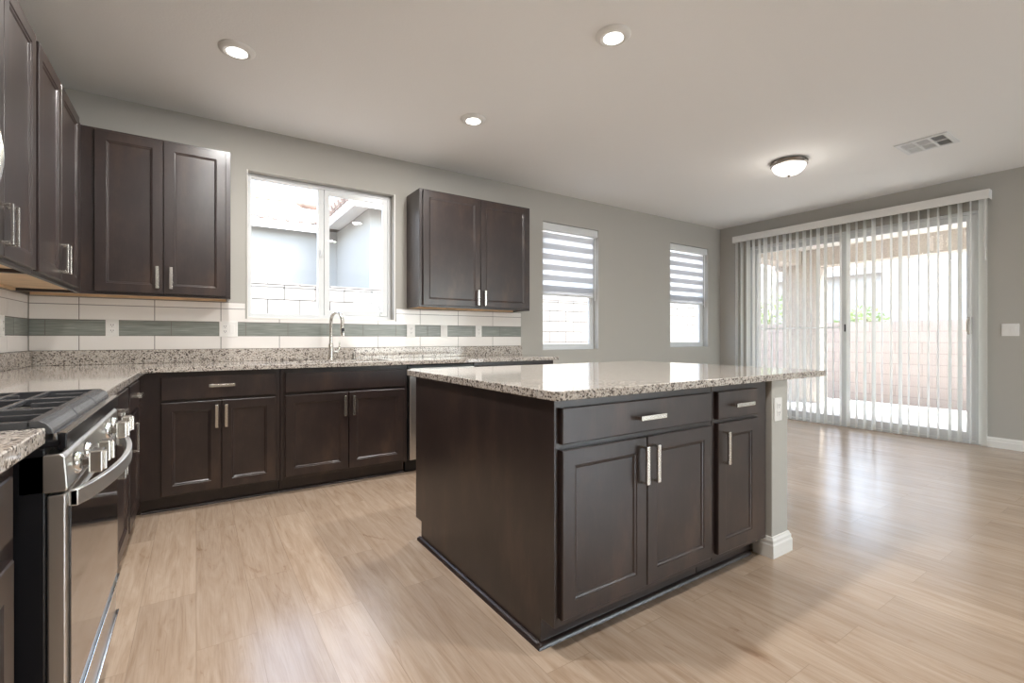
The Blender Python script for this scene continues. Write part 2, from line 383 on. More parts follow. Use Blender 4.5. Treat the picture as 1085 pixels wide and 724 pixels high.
# ---- pony wall at the island's end, with a mitred baseboard
PX0, PX1, PY0, PY1 = 2.387, 2.540, 1.246, 2.49
struct('wall_island', bxs((PX0, PX1, PY0, PY1, 0, ZC0-.001)), WALL, bevel=.004)
bm = bmesh.new()
path = [((PX0, 1.335), (-1, 0)), ((PX0, PY0), (-1, -1)), ((PX1, PY0), (1, -1)), ((PX1, PY1), (1, 0))]
rings = [[bm.verts.new((p[0]+d[0]*a, p[1]+d[1]*a, z)) for a, z in BBP] for p, d in path]
for A, B in zip(rings, rings[1:]):
    for i in range(len(BBP)): j = (i+1) % len(BBP); bm.faces.new((A[i], A[j], B[j], B[i]))
bm.faces.new(rings[0]); bm.faces.new(rings[-1])
struct('baseboard_island', bm, TRIM)

# ------------------------------------------------------------------ windows
def winframe(root, name, x0, x1, z0, z1, y0, y1, w, mat=VINYL):
    f = bxs((x0, x0+w, y0, y1, z0, z1), (x1-w, x1, y0, y1, z0, z1), (x0+w, x1-w, y0, y1, z0, z0+w), (x0+w, x1-w, y0, y1, z1-w, z1))
    return obj(name, f, mat, root, bevel=.002)
w1 = struct_root('window_1')
a, b_, c, d = WIN1
winframe(w1, 'outer_frame', a+.001, b_-.001, c+.001, d-.001, YB+.075, YB+.15, .030)
obj('glass_pane', bxs((a+.03, .905, YB+.118, YB+.122, c+.03, d-.03)), GLASS, w1)
obj('mullion', bxs((.876, .924, YB+.088, YB+.14, c+.03, d-.03)), VINYL, w1, bevel=.003)
sash = winframe(w1, 'sliding_sash', .926, b_-.033, c+.032, d-.032, YB+.080, YB+.112, .044)
obj('sash_glass', bxs((.968, b_-.075, YB+.094, YB+.098, c+.074, d-.074)), GLASS, sash)
obj('sash_latch', bxs((.892, .908, YB+.074, YB+.090, 1.80, 1.86), (.895, .905, YB+.062, YB+.076, 1.815, 1.845)), VINYL, w1, bevel=.002)
bm = bmesh.new(); tube(bm, [(1.435, YB+.07, 1.318), (1.415, YB+.066, 1.352), (1.392, YB+.062, 1.398)], [.006, .0075, .008]); box(bm, 1.412, 1.455, YB+.066, YB+.080, 1.297, 1.322)
obj('vent_lever', bm, VINYL, w1, smooth=True)

def tall_window(name, wn, zmid):
    r = struct_root(name); a, b, c, d = wn
    winframe(r, 'outer_frame', a+.001, b-.001, c+.001, d-.001, YB+.085, YB+.15, .036)
    obj('meeting_rail', bxs((a+.036, b-.036, YB+.095, YB+.14, zmid-.022, zmid+.022)), VINYL, r, bevel=.003)
    s = winframe(r, 'lower_sash', a+.037, b-.037, c+.037, zmid-.023, YB+.092, YB+.118, .030)
    obj('sash_glass', bxs((a+.065, b-.065, YB+.103, YB+.107, c+.065, zmid-.05)), GLASS, s)
    obj('glass_pane', bxs((a+.035, b-.035, YB+.120, YB+.124, zmid+.022, d-.035)), GLASS, r)
tall_window('window_2', WIN2, 1.668); tall_window('window_3', WIN3, 1.668)

ZEB = m_zebra(1.515, .121)
def zebra(wn, label):
    a, b, c, d = wn; xa, xb = a+.006, b-.045
    r = thing('roller_blind', label, 'window blind', ((a+b)/2, YB+.04, d), 0, 'striped roller blinds')
    L = lambda *q: (q[0]-(a+b)/2, q[1]-(a+b)/2, q[2]-YB-.04, q[3]-YB-.04, q[4]-d, q[5]-d)
    obj('head_cassette', bxs(L(a+.004, b-.004, YB+.005, YB+.075, d-.088, d-.004)), VINYL, r, bevel=.006)
    bm = bmesh.new(); yy = YB+.05
    box(bm, *L(xa, xb, yy, yy+.0008, 1.605, d-.08))
    f = obj('shade_fabric', bm, ZEB, r)
    f.location = (0, 0, 0)
    for v in f.data.vertices: v.co.z += d     # material reads heights above the floor
    f.location.z = -d
    obj('bottom_rail', bxs(L(xa, xb, yy-.010, yy+.010, 1.585, 1.606)), VINYL, r, bevel=.004)
    bm = bmesh.new(); tube(bm, [(xb+.022-(a+b)/2, .005, -.08), (xb+.022-(a+b)/2, .005, -.86)], .0022, 8)
    tube(bm, [(xb+.030-(a+b)/2, .005, -.08), (xb+.030-(a+b)/2, .005, -.86)], .0022, 8)
    obj('bead_chain', bm, PLASTIC, r)
zebra(WIN2, 'striped sheer roller blind half lowered in the window beside the wall cabinet')
zebra(WIN3, 'striped sheer roller blind half lowered in the window near the room corner')

# unseen near window behind the camera, added to let daylight in
w4 = struct_root('added_window'); a, b_, c, d = NW
winframe(w4, 'outer_frame', a+.001, b_-.001, c+.001, d-.001, YN-.13, YN-.05, .05)
obj('mullion', bxs((4.82, 4.88, YN-.12, YN-.06, c+.05, d-.05)), VINYL, w4)
obj('glass_pane', bxs((a+.05, b_-.05, YN-.092, YN-.088, c+.05, d-.05)), GLASS, w4)

# ------------------------------------------------------------------ sliding patio door
dr = struct_root('door_1', (XR, 0, 0))
y0, y1, zt = DOOR[0]+.001, DOOR[1]-.001, DOOR[3]-.001
obj('outer_frame', bxs((.02, .15, y0, y0+.035, 0, zt), (.02, .15, y1-.035, y1, 0, zt), (.02, .15, y0+.035, y1-.035, zt-.035, zt), (.02, .15, y0+.035, y1-.035, .0, .03)), VINYL, dr, bevel=.003)
def panel(name, ya, yb, xa, xb, st=.072):
    p = obj(name, bxs((xa, xb, ya, ya+st, .03, zt-.036), (xa, xb, yb-st, yb, .03, zt-.036), (xa, xb, ya+st, yb-st, .03, .115), (xa, xb, ya+st, yb-st, zt-.036-.062, zt-.036)), VINYL, dr, bevel=.003)
    obj('glass_pane', bxs(((xa+xb)/2-.003, (xa+xb)/2+.003, ya+st-.01, yb-st+.01, .105, zt-.09)), GLASS, p)
    return p
pf = panel('fixed_panel', 2.575, y1-.036, .088, .128, .078)
ps = panel('sliding_panel', y0+.036, 2.655, .036, .076, .075)
bm = bmesh.new()
tube(bm, [(.036, 1.455, 1.150), (-.012, 1.462, 1.152), (-.022, 1.466, 1.170), (-.022, 1.466, 1.278), (-.012, 1.462, 1.296), (.036, 1.455, 1.298)], .007, 10)
box(bm, .024, .0365, 1.438, 1.472, 1.135, 1.312)
obj('door_handle', bm, NICKEL, ps, smooth=True)
obj('lock_tab', bxs((.022, .0365, 2.585, 2.600, 1.175, 1.265)), BLACK, ps, bevel=.002)
sc = obj('screen_frame', bxs((.132, .146, 2.60, 2.64, .03, zt-.04), (.132, .146, y1-.08, y1-.037, .03, zt-.04), (.132, .146, 2.64, y1-.08, 1.222, 1.238)), VINYL, dr)
obj('screen_mesh', bxs((.1385, .1395, 2.64, y1-.08, .03, zt-.04)), SCREEN, sc)

# vertical blinds
vb = thing('vertical_blinds', 'white vertical blinds with open vanes across the sliding patio door', 'blinds', (XR-.05, 2.64, 2.58))
V0, V1 = 1.285, 3.994
bm = bmesh.new(); prism(bm, [(-.050, 0), (-.050, -.094), (-.046, -.094), (-.046, -.004), (.048, -.004), (.048, 0)], V0-2.64, V1-2.64, 'Y')
box(bm, -.046, .048, V0-2.64, V0-2.64+.004, -.094, -.004); box(bm, -.046, .048, V1-2.64-.004, V1-2.64, -.094, -.004)
obj('valance', bm, TRIM, vb, bevel=.001)
obj('headrail', bxs((-.022, .022, V0-2.64+.03, V1-2.64-.03, -.058, -.010)), VINYL, vb, bevel=.003)
ztop, zbot = -.062, -2.562
nv = 32
def vane_bm(tw):
    bm = bmesh.new(); w = .089; pts = []
    for i in range(7):
        t = (i/6-.5); pts.append((t*w, .007*(1-4*t*t)))
    ca, sa = math.cos(tw), math.sin(tw)
    P = [(x*ca-y*sa, x*sa+y*ca) for x, y in pts]; Q = [(x*ca-(y+.0011)*sa, x*sa+(y+.0011)*ca) for x, y in pts]
    prism(bm, P+Q[::-1], zbot, ztop, 'Z')
    return bm
base_vanes = [obj('vane', vane_bm(t), VANE, vb, smooth=True) for t in (.05, .16, -.06)]
for i in range(nv):
    y = 1.345 + i*(3.955-1.345)/(nv-1) - 2.64
    k = i % 3
    o = base_vanes[k] if i < 3 else base_vanes[k].copy()
    if i >= 3: COL.objects.link(o)
    o.location = (random.uniform(-.002, .002), y+random.uniform(-.006, .006), 0); o.rotation_euler.z = random.uniform(-.12, .12)
    if i == 0: o.rotation_euler.z = .95      # the end vane stands half closed
bm = bmesh.new(); tube(bm, [(-.046, 1.316-2.64, -.07), (-.046, 1.316-2.64, -.60)], .0035, 8); tube(bm, [(-.046, 1.316-2.64, -.60), (-.046, 1.316-2.64, -.70)], .0065, 10)
obj('wand', bm, PLASTIC, vb, smooth=True)

# ------------------------------------------------------------------ cabinets
def door_bm(w, h, t=.020, f=.056, flat=False):
    """front of a door: local x 0..w, z 0..h, back at y=0, face at y=-t"""
    bm = bmesh.new()
    if flat: prof = [(0, 0), (0, t-.003), (.003, t)]
    else: prof = [(0, 0), (0, t-.003), (.003, t), (f, t), (f+.003, t-.004), (f+.009, t-.005), (f+.014, t-.010)]
    rings = []
    for ins, n in prof:
        rings.append([bm.verts.new(p) for p in ((ins, -n, ins), (w-ins, -n, ins), (w-ins, -n, h-ins), (ins, -n, h-ins))])
    bm.faces.new(rings[0]); bm.faces.new(rings[-1])
    for A, B in zip(rings, rings[1:]):
        for i in range(4): bm.faces.new((A[i], A[(i+1)%4], B[(i+1)%4], B[i]))
    return bm
HL = .146
def handle_bm(vert):
    bm = bmesh.new(); s = HL/2; q = .009; pr = .034; t = .009
    if vert:
        box(bm, -q, q, -pr, -pr+t, -s, s)
        for z in (-s, s-.010): box(bm, -q*.75, q*.75, -pr+t, 0, z, z+.010)
    else:
        box(bm, -s, s, -pr, -pr+t, -q, q)
        for x in (-s, s-.010): box(bm, x, x+.010, -pr+t, 0, -q*.75, q*.75)
    return bm
def add_front(root, kind, x0, x1, z0, z1, hd=None):
    """hd: None or ('v'|'h', x, z) in cabinet coordinates"""
    o = obj(kind, door_bm(x1-x0, z1-z0, flat=(kind != 'door')), CAB, root, loc=(x0, 0, z0))
    if hd: obj('handle', handle_bm(hd[0] == 'v'), NICKEL, o, bevel=.0012, loc=(hd[1]-x0, -.020, hd[2]-z0))
    return o
def base_cab(label, loc, rotz, w, D, group, toe_back=False, fronts=(), name='base_cabinet', hollow=False):
    r = thing(name, label, 'cabinet', loc, rotz, group)
    zt = ZC0-.002
    b1 = D-.076 if toe_back else D
    bm = gridsolid([0, .076, b1, D] if toe_back else [0, .076, D], [0, .102, zt], lambda u, v: v > .102 or (.076 < u < b1), .001, w-.001, 'X')
    if hollow:
        bm.free(); bm = bxs((.001, .019, 0, D, .102, zt), (w-.019, w-.001, 0, D, .102, zt), (.019, w-.019, D-.012, D, .102, zt), (.019, w-.019, 0, .019, .102, zt), (.019, w-.019, .019, D-.012, .102, .120), (.001, w-.001, .076, D, 0, .102))
    obj('body', bm, CAB, r, bevel=.0015)
    for f in fronts: add_front(r, *f)
    return r
def shoe(root, x0, x1, y, name='shoe_moulding', flip=1):
    bm = bmesh.new(); R = .018
    poly = [(y, 0)]+[(y-flip*R*math.cos(t), R*math.sin(t)) for t in [i*PI/12 for i in range(7)]]
    prism(bm, poly, x0, x1, 'X'); return obj(name, bm, CAB, root, smooth=True)

G_B = 'dark base cabinets'
ZD0, ZD1, ZW0, ZW1 = .122, .694, .712, .852      # door and drawer heights
YF = YB-.610
# sink wall
r = base_cab('dark base cabinet with one wide drawer over two doors, left of the sink cabinet', (XL+.002, YF, 0), 0, .486-XL-.002, .608, G_B, fronts=())
o0 = XL+.002
for f in (('drawer_front', -.180-o0, .456-o0, ZW0-.006, .848, ('h', .140-o0, .789)), ('door', -.180-o0, .1345-o0, ZD0-.006, ZD1-.004, ('v', .110-o0, .590)), ('door', .1385-o0, .456-o0, ZD0-.006, ZD1-.004, ('v', .163-o0, .590))): add_front(r, *f)
shoe(r, .62, .486-o0, .076)
r = base_cab('dark sink base cabinet with a plain false drawer panel over two doors below the faucet', (.487, YF, 0), 0, .922, .608, G_B, hollow=True)
o0 = .487
for f in (('drawer_panel', .516-o0, 1.381-o0, ZW0, .846), ('door', .516-o0, .946-o0, ZD0, ZD1, ('v', .917-o0, .592)), ('door', .951-o0, 1.381-o0, ZD0, ZD1, ('v', .981-o0, .592))): add_front(r, *f)
shoe(r, 0, .922, .076)
# the sink hole is under the worktop: the cabinet body is left closed at the top
r = base_cab('dark base cabinet at the window end of the sink worktop behind the island', (2.024, YF, 0), 0, .888, .608, G_B)
o0 = 2.024
for f in (('drawer_front', .030, .858, ZW0, .852, ('h', .444, .785)), ('door', .030, .441, ZD0, ZD1, ('v', .415, .59)), ('door', .447, .858, ZD0, ZD1, ('v', .473, .59))): add_front(r, *f)
shoe(r, 0, .888, .076)
# left run (local x -> world y, front faces +x)
XF = XL+.610
r = base_cab('dark base cabinet right beside the far side of the gas range', (XF, 2.086, 0), PI/2, .886, .608, G_B)
for f in (('drawer_front', .02, .866, ZW0, .852, ('h', .443, .785)), ('door', .02, .441, ZD0, ZD1, ('v', .412, .59)), ('door', .446, .866, ZD0, ZD1, ('v', .476, .59))): add_front(r, *f)
shoe(r, 0, .886, .076)
r = base_cab('narrow dark base cabinet of the range run that meets the kitchen corner', (XF, 2.974, 0), PI/2, .663, .608, G_B)
for f in (('drawer_front', .03, .500, ZW0, .852, ('h', .265, .785)), ('door', .03, .500, ZD0, ZD1, ('v', .066, .592))): add_front(r, *f)
shoe(r, 0, .663+.07, .076)
r = base_cab('dark base cabinet on the near side of the range, at the left edge', (XF, .392, 0), PI/2, .900, .608, G_B)
for f in (('drawer_front', .03, .812, ZW0+.02, .846, ('h', .42, .785)), ('door', .03, .416, ZD0, ZD1, ('v', .388, .59)), ('door', .424, .818, ZD0, ZD1, ('v', .452, .59))): add_front(r, *f)
shoe(r, 0, .9, .076)

# island: two units, fronts towards the camera
IX, IY, ID = 1.012, 1.262, 1.218
G_I = 'island cabinets'
r = base_cab('wide island cabinet with one long drawer over two doors facing the camera', (IX, IY, 0), 0, .893, ID, G_I, toe_back=True, name='island_cabinet')
for f in (('drawer_front', .022, .868, .730, .854, ('h', .452, .790)), ('door', .022, .447, .130, .709, ('v', .418, .607)), ('door', .451, .871, .130, .709, ('v', .480, .607))): add_front(r, *f)
shoe(r, -.016, .893, .076); shoe(r, -.016, .893, ID-.076, flip=-1)
bm = bmesh.new(); prism(bm, [(0, 0)]+[(-.018*math.cos(t), .018*math.sin(t)) for t in [i*PI/12 for i in range(7)]], .060, ID-.060, 'Y'); obj('shoe_moulding', bm, CAB, r, smooth=True)
r = base_cab('narrow island cabinet with a small drawer over one door beside the white wall end', (IX+.895, IY, 0), 0, .452, ID, G_I, toe_back=True, name='island_cabinet')
for f in (('drawer_front', .023, .346, .730, .854, ('h', .190, .790)), ('door', .023, .352, .128, .712, ('v', .060, .605))): add_front(r, *f)
shoe(r, 0, .43, .076); shoe(r, 0, .45, ID-.076, flip=-1)

# wall cabinets
G_U = 'dark wall cabinets'
ZU0, ZU1 = 1.373, 2.424
def upper(label, loc, rotz, w, D, fronts, z0=ZU0, z1=ZU1, name='wall_cabinet'):
    r = thing(name, label, 'cabinet', (loc[0], loc[1], z0), rotz, G_U); h = z1-z0
    bm = bxs((.001, w-.001, 0, D, .022, h), (.001, w-.001, 0, .020, 0, .022), (.001, .016, .020, D, 0, .022), (w-.016, w-.001, .020, D, 0, .022))
    obj('body', bm, CAB, r, bevel=.0012)
    obj('bottom_panel', bxs((.016, w-.016, .020, D, .016, .0215), (.016, w-.016, D-.02, D, .0, .016)), RAWWOOD, r)
    for k, a, b, za, zb, hd in fronts: add_front(r, k, a, b, za-z0, zb-z0, (hd[0], hd[1], hd[2]-z0) if hd else None)
    return r
YU = YB-.305; XU = XL+.305
DZ0, DZ1 = 1.389, 2.407
o0 = XL+.002
upper('two-door dark wall cabinet in the corner left of the sink window', (o0, YU), 0, .206-o0, .303, (('door', -.533-o0, -.185-o0, DZ0, DZ1, ('v', -.215-o0, 1.495)), ('door', -.181-o0, .176-o0, DZ0, DZ1, ('v', -.140-o0, 1.495))))
upper('two-door dark wall cabinet hung alone between the sink window and the next window', (1.642, YU), 0, 1.205, .303, (('door', .030, .612, DZ0, DZ1, ('v', .578, 1.475)), ('door', .618, 1.176, DZ0, DZ1, ('v', .654, 1.475))))
upper('two-door dark wall cabinet on the range wall that ends in the kitchen corner', (XU, 2.885), PI/2, 1.056, .303, (('door', .022, .437, DZ0, DZ1, ('v', .405, 1.503)), ('door', .441, .890, DZ0, DZ1, ('v', .474, 1.503))))
upper('two-door dark wall cabinet on the range wall next to the microwave', (XU, 2.012), PI/2, .871, .303, (('door', .022, .430, DZ0, DZ1, ('v', .400, 1.503)), ('door', .434, .848, DZ0, DZ1, ('v', .464, 1.503))))
upper('short dark wall cabinet above the microwave', (XU, 1.262), PI/2, .748, .303, (('door', .022, .372, 1.83, DZ1, ('v', .342, 1.93)), ('door', .376, .726, 1.83, DZ1, ('v', .406, 1.93))), z0=1.815)

# ------------------------------------------------------------------ worktops
SK = (.580, 1.310, 3.705, 4.035)
XE = 2.945; XCF = XL+.653; YCF = YB-.653
wt = thing('worktop', 'L-shaped speckled granite worktop along the sink wall and the far side of the range', 'worktop', (0, 0, ZC0))
bm = gridsolid([XL+.001, XCF, SK[0], SK[1], XE], [2.084, YCF, SK[2], SK[3], YB-.001], lambda u, v: (v > YCF or u < XCF) and not (SK[0] < u < SK[1] and SK[2] < v < SK[3]), 0, ZC1-ZC0, 'Z')
obj('slab', bm, GRAN, wt, bevel=.003)
obj('upstand', bxs((XL+.031, XE, YB-.031, YB-.001, ZC1-ZC0+.0005, 1.010-ZC0)), GRAN, wt, bevel=.002)
obj('upstand', bxs((XL+.001, XL+.030, 2.084, YB-.001, ZC1-ZC0+.0005, 1.010-ZC0)), GRAN, wt, bevel=.002)
wt = thing('worktop', 'short piece of speckled granite worktop on the near side of the range', 'worktop', (0, 0, ZC0))
obj('slab', bxs((XL+.001, XCF, .385, 1.302, 0, ZC1-ZC0)), GRAN, wt, bevel=.003)
obj('upstand', bxs((XL+.001, XL+.030, .385, 1.302, ZC1-ZC0+.0005, 1.010-ZC0)), GRAN, wt, bevel=.002)
def rrect(x0, x1, y0, y1, r, n=6):
    P = []
    for cx, cy, a0 in ((x1-r, y0+r, -PI/2), (x1-r, y1-r, 0), (x0+r, y1-r, PI/2), (x0+r, y0+r, PI)):
        for i in range(n+1): a = a0+PI/2*i/n; P.append((cx+r*math.cos(a), cy+r*math.sin(a)))
    return P
bm = bmesh.new(); prism(bm, rrect(.992, 2.935, 1.226, 2.576, .022), ZC0, ZC1, 'Z')
tag(obj('island_worktop', bm, GRAN, None, bevel=.003), 'large polished speckled granite worktop on top of the kitchen island', 'worktop')

# ------------------------------------------------------------------ tiled backsplash
TT = .008
def backsplash(label, horiz0, horiz1, vjoints, gbreaks, holes, place, rotz, low=None):
    """local x along the wall, y=0 at the wall face and -y outward"""
    r = thing('tile_backsplash', label, 'backsplash', place, rotz)
    rows = [(1.0105, 1.111, 'w'), (1.111, 1.217, 'g'), (1.217, 1.319, 'w'), (1.319, 1.368, 'w')]
    g = .0023
    bw, bg, bb = bmesh.new(), bmesh.new(), bmesh.new()
    def clip(x0, x1, z0, z1):
        out = [(x0, x1, z0, z1)]
        for (a, b, c, d) in holes:
            nxt = []
            for (p, q, s, t) in out:
                if q <= a or p >= b or t <= c or s >= d: nxt.append((p, q, s, t)); continue
                if p < a: nxt.append((p, a, s, t))
                if q > b: nxt.append((b, q, s, t))
                m0, m1 = max(p, a), min(q, b)
                if s < c: nxt.append((m0, m1, s, c))
                if t > d: nxt.append((m0, m1, d, t))
            out = nxt
        return out
    for z0, z1, k in rows:
        js = [horiz0]+sorted(j for j in (gbreaks if k == 'g' else vjoints) if horiz0 < j < horiz1)+[horiz1]
        for a, b in zip(js, js[1:]):
            for (p, q, s, t) in clip(a+g, b-g, z0+g, z1-g): box(bg if k == 'g' else bw, p, q, -TT, -.003, s, t)
    for (p, q, s, t) in clip(horiz0, horiz1, 1.0105, 1.368): box(bb, p, q, -.006, -.0003, s, t)
    if low:
        js = [low[0]]+sorted(j for j in vjoints if low[0] < j < low[1])+[low[1]]
        for a, b in zip(js, js[1:]): box(bw, a+g, b-g, -TT, -.003, .90+g, 1.0105-g)
        box(bb, low[0], low[1], -.006, -.0003, .90, 1.0105)
    obj('white_tiles', bw, WTILE, r); obj('glass_tiles', bg, GTILE, r); obj('grout', bb, GROUT, r)
    return r
vj = [-.652+.4045*i for i in range(10)]
gj = [-.817, -.484, -.151, .323, .624, .934, 1.235, 1.537, 1.850, 2.348, 2.673]
w1h = (WIN1[0]-.02, WIN1[1]+.02, 1.245, 3)
backsplash('white tile backsplash with a grey-green glass band below the sink window', XL+.009, XE, vj, gj, [w1h], (0, YB, 0), 0)
backsplash('white tile backsplash with a grey-green glass band on the range wall', .39, YB-.009, [3.84-.4045*i for i in range(12)], [3.95-.302*i for i in range(14)], [], (XL, 0, 0), PI/2, low=(1.304, 2.082))
# painted return around the sink window stops the tiles: white edge strips (flush casing)
a, b_, c, d = WIN1
struct('trim_1', bxs((a-.008, a, YB-.009, YB, c-.017, d+.004), (b_, b_+.012, YB-.009, YB, c-.017, d+.004), (a, b_, YB-.009, YB, c-.017, c)), TRIM, bevel=.002)

# ------------------------------------------------------------------ outlets and switches
def plate(label, loc, rotz, w, h, kinds, cat='outlet', group=None):
    """local: plate in xz, faces -y"""
    r = thing('outlet_plate' if cat == 'outlet' else 'switch_plate', label, cat, loc, rotz, group)
    obj('cover', bxs((-w/2, w/2, -.006, -.0004, -h/2, h/2)), PLASTIC, r, bevel=.002)
    n = len(kinds)
    for i, k in enumerate(kinds):
        x = (i-(n-1)/2)*.046
        if k == 'o':
            for z in (-.019, .019):
                q = obj('socket', bxs((x-.016, x+.016, -.009, -.0062, z-.014, z+.014)), PLASTIC, r, bevel=.001)
                obj('slots', bxs((x-.008, x-.005, -.0095, -.0091, z-.002, z+.007), (x+.005, x+.008, -.0095, -.0091, z-.002, z+.007), (x-.002, x+.002, -.0095, -.0091, z-.010, z-.006)), SLOT, q)
        else:
            bm = bmesh.new(); prism(bm, [(-.0062, -.033), (-.008, -.033), (-.0115, .033), (-.0062, .033)], x-.016, x+.016, 'X')
            obj('rocker', bm, PLASTIC, r, bevel=.001)
    return r
G_O = 'backsplash outlets'
yo = YB-TT
plate('white outlet in the glass tile band under the corner wall cabinet', (-.481, yo, 1.163), 0, .070, .116, 'o', group=G_O)
plate('white double plate with outlet and switch just left of the sink window', (.207, yo, 1.163), 0, .122, .118, 'os', group=G_O)
plate('white outlet in the glass tile band, first one right of the sink window', (1.682, yo, 1.163), 0, .080, .116, 'o', group=G_O)
plate('white switch in the glass tile band below the lone wall cabinet, between two outlets', (2.024, yo, 1.163), 0, .072, .116, 's', cat='switch')
plate('white outlet in the glass tile band, last one before the backsplash ends', (2.413, yo, 1.163), 0, .072, .116, 'o', group=G_O)
plate('white outlet on the range wall tiles beside the kitchen corner', (XL+TT, 3.735, 1.163), PI/2, .072, .116, 'o', group=G_O)
plate('white outlet on the end of the low wall under the island worktop', (2.438, PY0, .735), 0, .072, .118, 'o')
plate('white double rocker light switch on the wall beside the patio door', (XR, 1.155, 1.175), -PI/2, .122, .122, 'ss', cat='switch')

# ------------------------------------------------------------------ sink, faucet, small things on the worktop
sk = thing('kitchen_sink', 'stainless undermount sink basin set in the worktop below the window', 'sink', ((SK[0]+SK[1])/2, (SK[2]+SK[3])/2, ZC0))
hx, hy = (SK[1]-SK[0])/2, (SK[3]-SK[2])/2
bm = bmesh.new()
prof = [(.018, -.0015), (-.001, -.0015), (-.004, -.012), (-.010, -.155), (-.030, -.180), (-.12, -.184)]
rings = []
for e, z in prof: rings.append([bm.verts.new((x, y, z)) for x, y in rrect(-hx-e, hx+e, -hy-e, hy+e, max(.02, .05+e))])
for A, B in zip(rings, rings[1:]):
    for i in range(len(A)): bm.faces.new((A[i], A[(i+1)%len(A)], B[(i+1)%len(A)], B[i]))
bm.faces.new(rings[-1])
so = obj('basin', bm, STEEL, sk, smooth=True); sm = so.modifiers.new('thick', 'SOLIDIFY'); sm.thickness = -.0012
bm = bmesh.new(); lathe(bm, [(0, 0), (.03, 0), (.042, .003), (.044, .0015)], (0, 0, -.1835)); obj('drain', bm, POLISH, sk, smooth=True)
fa = thing('faucet', 'brushed nickel gooseneck kitchen faucet with side lever behind the sink', 'faucet', (.930, 4.105, ZC1+.0004))
bm = bmesh.new(); lathe(bm, [(.027, 0), (.027, .006), (.0235, .012), (.0215, .030), (.0205, .12), (.0150, .135)]); obj('base', bm, NICKEL, fa, smooth=True)
R = .078; dx, dy = .35, -.936
pts = [(0, 0, .12), (0, 0, .20), (0, 0, .315)]+[(dx*(R-R*math.cos(t)), dy*(R-R*math.cos(t)), .315+R*math.sin(t)) for t in [PI*i/10 for i in range(1, 11)]]+[(dx*2*R, dy*2*R, .30)]
bm = bmesh.new(); tube(bm, pts, .0135, 14); obj('spout', bm, NICKEL, fa, smooth=True)
ex, ey = dx*2*R, dy*2*R
bm = bmesh.new(); tube(bm, [(ex, ey, .300), (ex+.001, ey-.003, .262), (ex+.003, ey-.007, .215), (ex+.004, ey-.009, .196)], [.0145, .0165, .0185, .0165], 16); sp = obj('spray_head', bm, NICKEL, fa, smooth=True)
obj('spray_button', bxs((ex-.008, ex+.012, ey-.0235, ey-.014, .222, .262)), BLACK, sp, bevel=.003)
bm = bmesh.new(); tube(bm, [(.015, 0, .062), (.052, -.004, .062)], [.0125, .0135], 14); tube(bm, [(.050, -.004, .060), (.062, -.006, .085), (.068, -.008, .115), (.066, -.008, .150)], [.0105, .008, .0065, .0055], 12); obj('lever', bm, NICKEL, fa, smooth=True)
bm = bmesh.new(); lathe(bm, [(.020, 0), (.020, .004), (.0155, .008), (.0155, .044), (.012, .050), (0, .051)])
ag = obj('air_gap_cap', bm, DARKNICK, None, smooth=True, loc=(1.120, 4.115, ZC1+.0003)); tag(ag, 'small nickel air gap cap on the worktop right of the faucet', 'air gap')
bm = bmesh.new(); lathe(bm, [(.038, 0), (.044, .003), (.044, .007), (.034, .010), (.012, .011), (.010, .018), (0, .019)])
hc = obj('sink_strainer', bm, DARKNICK, None, smooth=True, loc=(.655, 4.10, ZC1+.0003)); tag(hc, 'small dark round sink strainer lying on the worktop left of the faucet', 'strainer')

# ------------------------------------------------------------------ dishwasher
dw = thing('dishwasher', 'stainless steel dishwasher under the sink worktop, mostly hidden by the island', 'dishwasher', (1.412, YF, 0))
obj('tub', bxs((.004, .606, .005, .60, .102, ZC0-.012)), BLACK, dw)
d = obj('door', bxs((.010, .600, -.030, .004, .115, ZC0-.030)), STEEL, dw, bevel=.004)
bm = bmesh.new(); tube(bm, [(.07, -.031, .785), (.07, -.062, .785), (.54, -.062, .785), (.54, -.031, .785)], .009, 10); obj('handle', bm, POLISH, d, smooth=True)
obj('toe_panel', bxs((.004, .606, .060, .080, .002, .101)), BLACK, dw)

# ------------------------------------------------------------------ gas range (local: x -> world y, front -y -> world +x)
RX = -.222
rg = thing('gas_range', 'stainless gas range with black grates and a curved oven handle on the left wall', 'range', (RX, 1.309, 0), PI/2)
RW, RD = .762, -.222-XL-.012
obj('body', bxs((.0, RW, .030, RD, .045, .872), (.03, RW-.03, .075, RD-.03, .0, .045)), BLACK, rg, bevel=.003)
ct = obj('cooktop', bxs((.0, RW, .004, RD, .8725, .886)), BLACK, rg, bevel=.003)
obj('front_rim', bxs((.0, RW, -.002, .012, .866, .899)), BLACK, ct, bevel=.002)
obj('rim_strip', bxs((.0, RW, .0125, .018, .8865, .900), (.0, RW, -.003, .011, .8992, .9012)), POLISH, ct, bevel=.001)
# control panel: slightly leaning stainless fascia
bm = bmesh.new(); prism(bm, [(.070, .780), (-.001, .780), (-.004, .786), (.000, .850), (.008, .858), (.070, .858)], .0, RW, 'X')
cp = obj('control_panel', bm, STEEL, rg, bevel=.003)
for x in (.085, .200, .515, .630):
    k = bmesh.new(); lathe(k, [(.024, 0), (.024, -.004), (.020, -.010), (.017, -.012)], (x, -.002, .820), 28, 'Y')
    kb = obj('knob', k, POLISH, rg, smooth=True)
    obj('knob_stem', bxs((x-.008, x+.008, -.028, -.012, .812, .828)), DARKNICK, kb, bevel=.002)
    obj('knob_grip', bxs((x-.020, x+.020, -.050, -.026, .797, .845), (x-.006, x+.006, -.056, -.049, .799, .843)), NICKEL, kb, bevel=.003)
